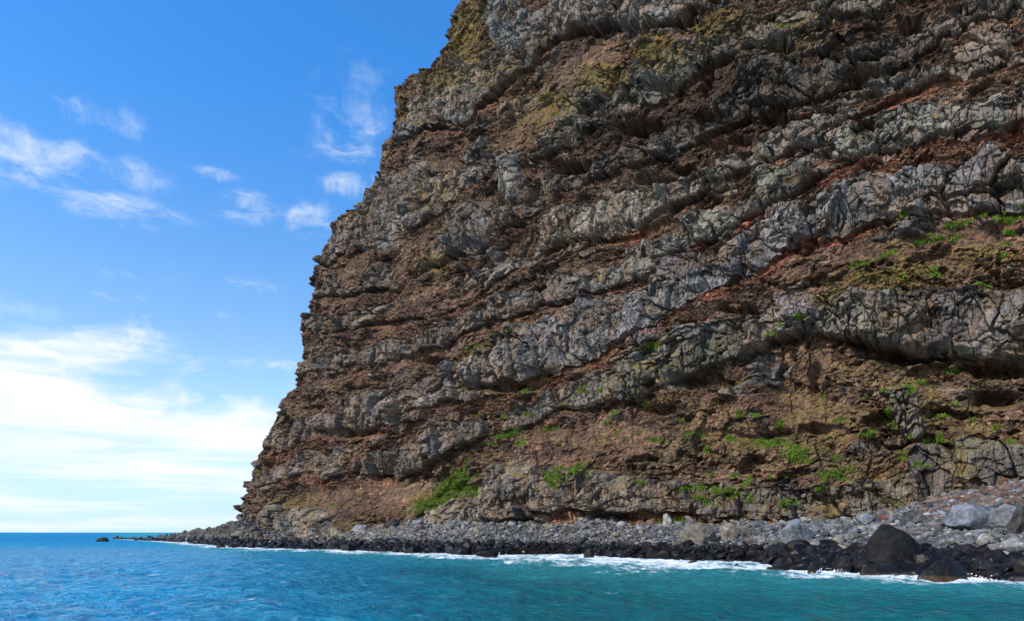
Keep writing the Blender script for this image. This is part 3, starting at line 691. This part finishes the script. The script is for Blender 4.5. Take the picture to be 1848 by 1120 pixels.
def hull_boulder(name, pts, m, loc, seed, tone, wet, label, cat, waterline=None):
    import bmesh
    bm = bmesh.new()
    for q in pts: bm.verts.new([c * m for c in q])
    r_ = bmesh.ops.convex_hull(bm, input=bm.verts[:]); bm.normal_update()
    c0 = np.mean([v.co[:] for v in bm.verts], 0)
    pl = []
    for f in bm.faces:
        n = np.array(f.normal[:]); dd = (np.array(f.verts[0].co[:]) - c0) @ n
        pl.append((n, dd) if dd > 0 else (-n, -dd))
    bm.free()
    U, Fc = ICO[5]
    inv = np.stack([(U @ n) / max(dd, 1e-3) for n, dd in pl], 1); inv = np.clip(inv, 0, None)
    rr = 1.0 / ((inv ** 46).sum(1) ** (1 / 46.))
    V = U * rr[:, None]
    sc = m * 50
    s_ = 1 + .05 * noise3(V / sc, 1.6, seed) + .045 * np.abs(noise3(V / sc, 3.1, seed + 11)) + .035 * noise3(V / sc, 4.2, seed + 3) + .018 * noise3(V / sc, 9.5, seed + 6) + .012 * noise3(V / sc, 21., seed + 8) - .05 * crack(V / sc, 1.9, seed + 20) - .03 * crack(V / sc, 4.1, seed + 24)
    V = V * s_[:, None] + c0
    return tag(put_stone(name, V, Fc, loc, tone, wet, waterline), label, cat)
# the huge black boulder and the two wave-washed rocks before it
p = spot(1625, 1030); m = p[1] / F
hull_boulder('boulder', [(-14,4,96),(6,8,93),(24,-12,76),(-30,-8,84),(-46,2,58),(-50,-8,22),(-46,0,-14),(-16,-36,12),(-8,-22,62),(24,-34,6),(58,-22,-12),(56,-8,50),(66,6,38),(68,2,-10),(36,6,78),(-22,30,50),(22,36,52),(42,28,-10),(-32,28,-10)], m, (p[0], p[1] + 1.4, -.1), 41,
               (.012, .0115, .0115), .3, 'huge black triangular boulder standing between the cobbles and the surf', 'boulder')
p = spot(1618, 1045); m = p[1] / F
hull_boulder('rock', [(-58,-4,28),(-52,2,33),(-60,-6,-14),(-58,12,-12),(-40,-14,-12),(-36,-6,24),(-5,4,22),(20,0,18),(45,2,11),(62,0,-6),(30,-16,-12),(40,14,-12),(-10,16,10)], m, (p[0], p[1] + .6, 0), 42,
               (.011, .010, .010), .6, 'low black rock with brown waterline in the surf before the huge boulder', 'rock', .32)
p = spot(1708, 1053); m = p[1] / F
hull_boulder('rock', [(-54,0,-8),(-50,-2,9),(-28,0,26),(-8,4,44),(14,2,46),(38,4,32),(50,0,14),(52,-4,-14),(-10,-22,-12),(20,-24,-12),(14,-16,18),(-14,-12,16),(0,24,8),(30,20,-10)], m, (p[0], p[1] + .5, 0), 43,
               (.010, .009, .009), .6, 'smooth black humped rock with brown foot standing furthest out in the surf', 'rock', .38)
p = np.array(((186 - CX) / F * 240, 240, 0.)); m = 240 / F
shaped_boulder('rock', [(-15*m, -.8), (-13*m, 2*m), (-4*m, 8*m), (3*m, 8.5*m), (10*m, 5.5*m), (15*m, -.8)], 9*m, p, 44,
               (.022, .020, .020), .35, 'lone black rock standing in open water left of the spit', 'rock')
for (px, foot, wp, hp, seed, lab) in ((1850, 1058, 34, 20, 50, 'small black rock in the surf at the right edge'), (1064, 1008, 20, 20, 51, 'black block standing in the white foam below the middle of the beach'),
        (1181, 1006, 44, 26, 52, 'dark blue-black wet boulder at the foam edge right of mid beach'), (1250, 1018, 16, 10, 53, 'small black rock alone in the foam right of the wet boulder'),
        (1331, 1023, 12, 7, 54, 'tiny black rock showing in the foam before the beach'), (1408, 1034, 42, 18, 55, 'low black rock at the left end of the jutting black rocks'),
        (1468, 1036, 18, 28, 56, 'upright wet black rock with a blue sheen on the waterline'), (397, 989, 20, 7, 57, 'low black rock awash off the foot of the headland'),
        (418, 988.5, 22, 9, 58, 'pointed black rock awash under the water-streaked slope'), (453, 989, 16, 12, 59, 'small pyramid rock at the waterline below the pale buttress'),
        (250, 975, 26, 4.5, 60, 'flat black rocky reef awash at the tip of the spit'), (276, 976, 24, 6.5, 61, 'black reef rock nearest the end of the spit'),
        (1795, 1046, 26, 12, 62, 'black rock awash right of the humped rock'), (880, 1006, 44, 15, 63, 'broad black boulder jutting from the beach into the foam'),
        (832, 999, 40, 17, 64, 'round-topped black boulder left of the broad one at the beach edge'), (745, 999, 34, 16, 65, 'wedge-shaped black boulder at the left end of the cobble beach')):
    p = spot(px, foot); m = p[1] / F
    V, Fc = stone(4, (wp*m/2, wp*m*.42, hp*m*.75), seed, 12, .2, .04)
    tag(put_stone('rock', V, Fc, (p[0], p[1] + wp*m*.2, p[2] + hp*m*.25), (.010, .0095, .011), .6, .15 if p[2] < .1 else None), lab, 'rock')

# ---- scattering over the shore by area
def cell_areas():
    a = SP[:-1, 1:] - SP[:-1, :-1]; b = SP[1:, :-1] - SP[:-1, :-1]
    return np.linalg.norm(np.cross(a, b), axis=-1)
AR = cell_areas(); Tc = St[:-1, :-1]; Pc = Spx[:-1, :-1]; Zc = SP[:-1, :-1, 2]
def scatter(n, weight):
    wgt = (AR * weight).ravel(); wgt = wgt / wgt.sum()
    k = rng.choice(len(wgt), n, p=wgt); i, j = np.divmod(k, AR.shape[1])
    a, b = rng.random(n)[:, None], rng.random(n)[:, None]
    p = SP[i, j] * (1 - a) * (1 - b) + SP[i + 1, j] * a * (1 - b) + SP[i, j + 1] * (1 - a) * b + SP[i + 1, j + 1] * a * b
    return p, Spx[i, j], St[i, j]
def proj(p): return CX + p[:, 0] / p[:, 1] * F, HOR - (p[:, 2] - CAM_Z) / p[:, 1] * F
def stone_batch(name, sub, p, r, tones, wets, variants, cuts, rnd, squash, mat=M_STONE, rough=.05):
    """all stones of one heap in one mesh (only for the uncountable rest)"""
    V0 = [stone(sub, (1, 1, 1), 900 + k, cuts, rnd, rough)[0] for k in range(variants)]; Fc = ICO[sub][1]; nv = len(V0[0])
    n = len(p); out = np.empty((n, nv, 3), np.float32)
    which = rng.integers(0, variants, n); an = rng.random(n) * 6.283; ca, sa = np.cos(an), np.sin(an)
    sc = np.stack([r * rng.uniform(.8, 1.25, n), r * rng.uniform(.7, 1.0, n), r * rng.uniform(squash, squash + .3, n)], 1)
    tx = rng.normal(0, .3, n)
    for k in range(variants):
        s = which == k
        V = V0[k][None] * sc[s][:, None]
        x = V[..., 0] * ca[s][:, None] - V[..., 1] * sa[s][:, None]; y = V[..., 0] * sa[s][:, None] + V[..., 1] * ca[s][:, None]
        z = V[..., 2] + x * tx[s][:, None]
        out[s] = np.stack([x, y, z], -1) + p[s][:, None]
    Fa = (Fc[None] + (np.arange(n) * nv)[:, None, None]).reshape(-1, 3)
    return mesh_from(name, out.reshape(-1, 3), Fa, mat, True, kind='stuff', attrs={'tone': np.repeat(tones, nv, 0), 'wet': np.repeat(wets, nv)})
def cobble_tones(n, px, t, z):
    base = np.array(((.225, .235, .250), (.280, .285, .290), (.180, .190, .210), (.215, .205, .195), (.320, .310, .285), (.150, .160, .185), (.270, .225, .165)))
    k = rng.choice(7, n, p=(.27, .18, .2, .14, .08, .10, .03)); c = base[k] * rng.uniform(.24, .82, (n, 1))
    redz = (sst(px, 1640, 1740) * sst(t, .45, .7))
    rk = (rng.random(n) < redz * .6)
    c[rk] = np.array((.13, .082, .068)) * rng.uniform(.5, 1.3, (rk.sum(), 1))
    br = rng.random(n) < sst(px, 900, 700) * sst(t, .3, .7) * .6
    c[br] = np.array((.16, .135, .10)) * rng.uniform(.7, 1.4, (br.sum(), 1))
    return c
WETZ = 1.75
zoneW = sst(Tc, -.02, .05) * sst(Tc, 1.12, 1.0)
# cobbles
NCOB = 42000
p, cpx, ct = scatter(NCOB, sst(Zc, .8, 1.6) * sst(Tc, 1.15, 1.03) * sst(Pc, 560, 700))
big = sst(cpx, 1150, 1700)
r = (.115 + .095 * big) * np.exp(rng.normal(0, .42, NCOB)); r = np.clip(r, .08, .55)
r = np.where(rng.random(NCOB) < .014, r * 1.8, r)
r = r * (1 + .5 * sst(cpx, 860, 700))
tn = cobble_tones(NCOB, cpx, ct, p[:, 2])
wt = sst(p[:, 2] + rng.normal(0, .18, NCOB), WETZ + .15, WETZ - .25)
tn = tn * (1 - wt[:, None]) + np.array((.010, .010, .012)) * rng.uniform(.6, 1.6, (NCOB, 1)) * wt[:, None]
p[:, 2] += r * .35
sx, sy = proj(p)
app = r / p[:, 1]; app = np.where((sx > 0) & (sx < 1845) & (wt < .3), app, 0)
ind = np.argsort(-app)[:300]; rest = np.ones(NCOB, bool); rest[ind] = False
def tone_word(c):
    if c[0] > c[2] * 1.35: return 'rust brown' if c[1] < c[0] * .72 else 'tan'
    s = c.mean()
    return 'pale grey' if s > .27 else ('blue-grey' if c[2] > c[0] * 1.15 and s > .2 else 'dark grey')
def place_word(x, t):
    if x > 1700: return 'in the cobbles right of the huge black boulder' if t < .6 else 'in the rubble under the right end of the cliff'
    if x > 1560: return 'in the cobbles behind the huge black boulder'
    if x > 1400: return 'between the peaked pale boulder and the huge black boulder'
    if x > 1240: return 'between the buff boulder and the peaked pale boulder'
    if x > 860: return 'in the finer cobbles below the middle of the wall'
    return 'in the rubble under the grass slope'
for k in ind:
    V, Fc = stone(3, (r[k] * random.uniform(.85, 1.2), r[k] * random.uniform(.75, 1.0), r[k] * random.uniform(.55, .85)), 2000 + int(k), 11, .45, .04)
    V = V @ rotm(random.uniform(-.3, .3), random.uniform(-.3, .3), random.uniform(0, 6)).T
    o = put_stone('cobble', V, Fc, p[k], tn[k], 0.0)
    tag(o, '%s rounded cobble %s' % (tone_word(tn[k]), place_word(sx[k], ct[k])), 'cobble', 'cobbles on the beach, ' + place_word(sx[k], ct[k]))
stone_batch('cobbles', 2, p[rest], r[rest], tn[rest], wt[rest], 12, 8, .45, .5)['label'] = 'grey rounded cobbles covering the beach below the cliff'

# black wet rocks along the waterline, and the spit
NW = 2300
p, cpx, ct = scatter(NW, (sst(Zc, -.5, -.1) * sst(Zc, 2.0, 1.3)) * (sst(Tc, -.06, 0.0)) * sst(Tc, 1.2, 1.1) * (1 + 1.2 * sst(Pc, 1350, 1500)))
r = (.42 + .20 * sst(cpx, 1350, 1500)) * np.exp(rng.normal(0, .42, NW)); r = np.clip(r, .2, 1.35); r = np.where(cpx < 460, r * 1.25, r)
r = np.where((cpx > 480) & (cpx < 760), r * 1.25, r)
tn = np.array((.0085, .008, .010)) * rng.uniform(.5, 1.9, (NW, 1)) * np.where(rng.random((NW, 1)) < .25, (1.1, 1.0, .85), (1., 1., 1.))
dry = sst(p[:, 2] + rng.normal(0, .3, NW), 1.7, 2.8)[:, None] * sst(cpx, 800, 500)[:, None]
tn = tn * (1 - dry) + np.array((.12, .115, .11)) * dry
wt = rng.uniform(.35, .9, NW) * (1 - dry[:, 0])
sx, sy = proj(p)
app = np.where((sx > 0) & (sx < 1846), r / p[:, 1], 0)
ind = np.argsort(-app)[:300]; rest = np.ones(NW, bool); rest[ind] = False
def wet_word(x):
    if x > 1770: return 'in the black heap right of the humped surf rock'
    if x > 1560: return 'around the foot of the huge black boulder'
    if x > 1400: return 'in the black heap left of the huge black boulder'
    if x > 1200: return 'in the black rim below the buff boulder'
    if x > 860: return 'in the black rim of the beach behind the broad foam'
    if x > 600: return 'on the waterline below the grass slope'
    return 'on the waterline at the headland'
for k in ind:
    V, Fc = stone(3 if r[k] < .9 else 4, (r[k] * random.uniform(.9, 1.25), r[k] * random.uniform(.75, 1.05), r[k] * random.uniform(.6, .95)), 5000 + int(k), 14, .0, .05)
    V = V @ rotm(random.uniform(-.35, .35), random.uniform(-.35, .35), random.uniform(0, 6)).T
    o = put_stone('wet_rock', V, Fc, p[k], tn[k], float(wt[k]))
    tag(o, '%s wet black rock %s' % ('large' if r[k] > .85 else 'small' if r[k] < .55 else 'mid-sized', wet_word(sx[k])), 'rock', 'wet black rocks ' + wet_word(sx[k]))
stone_batch('wet_rocks', 3, p[rest], r[rest], tn[rest], wt[rest], 12, 13, .0, .6)['label'] = 'black wet rocks heaped along the waterline and the spit'

# rubble: loose stones on the talus left of the grass, on the spit and in the lower ledges
NR = 13000
p, cpx, ct = scatter(NR, sst(Tc, .25, .5) * sst(Tc, 1.35, 1.15) * (sst(Pc, 900, 760) + .9 * sst(Pc, 1600, 1700) * sst(Tc, .6, .9) + (1.3 * sst(Tc, .80, 1.0) + .35) * sst(Pc, 760, 900)))
r = .24 * np.exp(rng.normal(0, .5, NR)); r = np.clip(r, .1, 1.0); r = np.where(cpx < 470, r * 1.5, r); r = np.where((cpx > 860) & (rng.random(NR) < .05), r * 2.0, r)
base = np.array(((.15, .15, .15), (.19, .19, .19), (.13, .10, .08), (.20, .17, .13), (.10, .10, .11)))
tn = base[rng.integers(0, 5, NR)] * rng.uniform(.7, 1.25, (NR, 1))
rk = (cpx > 1600) & (rng.random(NR) < .55); tn[rk] = np.array((.125, .078, .064)) * rng.uniform(.7, 1.3, (rk.sum(), 1))
lf = cpx < 470; tn[lf] *= .62
stone_batch('rubble', 2, p + np.array((0, 0, .1)), r, tn, np.zeros(NR), 10, 8, .2, .55)['label'] = 'broken angular rubble fallen to the foot of the cliff'

# ------------------------------------------------------------------ the sea
FOAMW = ipl(((150, 1.2), (240, 2), (290, 4), (330, 9), (430, 9), (500, 8), (640, 10), (760, 12), (860, 16), (930, 28), (1040, 34), (1120, 32), (1240, 36), (1350, 34), (1450, 28), (1560, 24), (1700, 22), (1850, 22), (2150, 26)))
def build_sea():
    py = np.concatenate([960 + np.geomspace(.03, 1.2, 20, endpoint=False), np.linspace(961.2, 1150, 640, endpoint=False), np.geomspace(1150, 2400, 60)])
    px = np.concatenate([np.linspace(-4200, -250, 60, endpoint=False), np.linspace(-250, 2100, 1150, endpoint=False), np.linspace(2100, 5200, 50)])
    PX, PY = np.meshgrid(px, py)
    Y = CAM_Z * F / (PY - HOR); X = (PX - CX) / F * Y
    fade = np.exp(-Y / 420.)
    # swell and chop
    ca, sa = math.cos(.35), math.sin(.35)
    a = X * ca + Y * sa; b = -X * sa + Y * ca
    wa = 1.2 * fbm(X / 9, Y / 9, 2, 301)
    z = .26 * fbm(a / 13, b / 6.5, 3, 303) * np.exp(-Y / 900.)
    def crest(u, v, s): n = perlin(u, v, s); return 1 - 2 * np.abs(n)
    z += .21 * crest((a + wa) / 3.2, (b + wa) / 2.2, 311) * np.exp(-Y / 380.)
    c2_ = crest((a - wa) / 1.35 + 3, b / 1.0, 313); z += .085 * c2_ * np.exp(-Y / 300.)
    z += .030 * fbm(a / .6, b / .38, 2, 317) * np.exp(-Y / 45.)
    dpx = PY - WL(PX)                        # how far this side of the waterline
    fw = FOAMW(PX)
    on = (PX > 180)
    wob = fbm(X / 14, Y / 30, 3, 321)
    k = (dpx + wob * fw * .5) / fw
    foam = np.where(on, sst(k, 1.25, 0.15), 0) * 1.0
    foam *= sst(dpx, -3.5, -1.0) * sst(PX, 180, 240)
    foam = foam * (.80 + .4 * fbm(X / 3, Y / 8, 3, 327))
    # scattered whitecaps, and white flecks painted as sky glints on the open chop
    cap = sst(perlin(a / 7, b / 4.5, 331) + .5 * perlin(a / 2.2, b / 1.1, 333), .62, .86) * sst(PX, 1150, 250) * .58
    cap = np.maximum(cap, sst(perlin(a / 11, b / 6, 337) + .5 * perlin(a / 2.2, b / 1.1, 339), .80, .98) * .40)
    cap = np.maximum(cap, sst(c2_ + .5 * fbm(X / 7, Y / 9, 3, 351), 1.0, 1.25) * (.15 + .5 * sst(PX, 900, 100)))
    st_ = perlin(a / 2.1, b / 1.0, 361) + .5 * perlin(a / .8, b / .42, 363) + .5 * fbm(X / 16, Y / 22, 2, 365)
    cap = np.maximum(cap, sst(st_, .46, .9) * (.05 + .50 * sst(PX, 900, 150)) * np.exp(-Y / 110))
    foam = np.maximum(foam, np.where(dpx > 4, cap, 0) * np.exp(-Y / 400))  # surf foam, whitecaps and the painted glints share this mask
    shal = np.where(on, sst(k, 2.4, .5), 0) * .55 * sst(PX, 180, 240)
    z += .25 * sst(k, 1.3, .6) * sst(k, .0, .5) * on * (.4 + fbm(X / 8, Y / 8, 2, 341)) * np.exp(-Y / 300)
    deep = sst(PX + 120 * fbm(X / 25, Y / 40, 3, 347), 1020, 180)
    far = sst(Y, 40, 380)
    P = np.stack([X, Y, z], -1)
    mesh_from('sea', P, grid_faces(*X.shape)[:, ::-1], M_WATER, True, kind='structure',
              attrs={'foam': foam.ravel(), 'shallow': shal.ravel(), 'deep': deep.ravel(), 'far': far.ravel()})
build_sea()

# spray thrown up where the surf meets rock: small drops, one mass
def build_spray():
    pts = []
    for (px, foot, wpx, hpx, n) in ((318, 975, 26, 9, 500), (350, 980, 26, 7, 350), (1652, 1030, 26, 13, 350), (1690, 1022, 12, 12, 300), (1745, 1036, 16, 20, 260), (1760, 1048, 30, 7, 300), (1620, 1048, 40, 6, 350), (1060, 1006, 18, 6, 200), (1500, 1036, 60, 6, 350), (1390, 1030, 30, 5, 250), (900, 1004, 60, 4, 250), (1812, 1040, 20, 8, 200)):
        Y0 = CAM_Z * F / (max(foot, 961) - HOR); m = Y0 / F
        g = rng.normal(0, .42, n); hh = rng.exponential(.32, n) * np.exp(-g * g)
        pts.append(np.stack([(px - CX) / F * Y0 + g * wpx * m, Y0 + rng.normal(0, .5, n), .05 + np.clip(hh, 0, 1.6) * hpx * m], 1))
    c = np.concatenate(pts); n = len(c); r = rng.uniform(.012, .05, n) * (c[:, 1] / 60) ** .8
    T = np.array(((1, 1, 1), (1, -1, -1), (-1, 1, -1), (-1, -1, 1))) * .8
    T2 = -T
    V = np.concatenate([T, T2]); Fc = np.array(((0, 1, 2), (0, 3, 1), (0, 2, 3), (1, 3, 2), (4, 6, 5), (4, 5, 7), (4, 7, 6), (5, 6, 7)))
    out = (c[:, None] + V[None] * r[:, None, None]).reshape(-1, 3)
    Fa = (Fc[None] + (np.arange(n) * 8)[:, None, None]).reshape(-1, 3)
    m_, t, b = new_mat('sea spray'); b.inputs['Base Color'].default_value = (.88, .92, .95, 1); b.inputs['Roughness'].default_value = .5
    mesh_from('spray', out, Fa, m_, False, kind='stuff')['label'] = 'white spray thrown up where the surf meets the rocks'
build_spray()
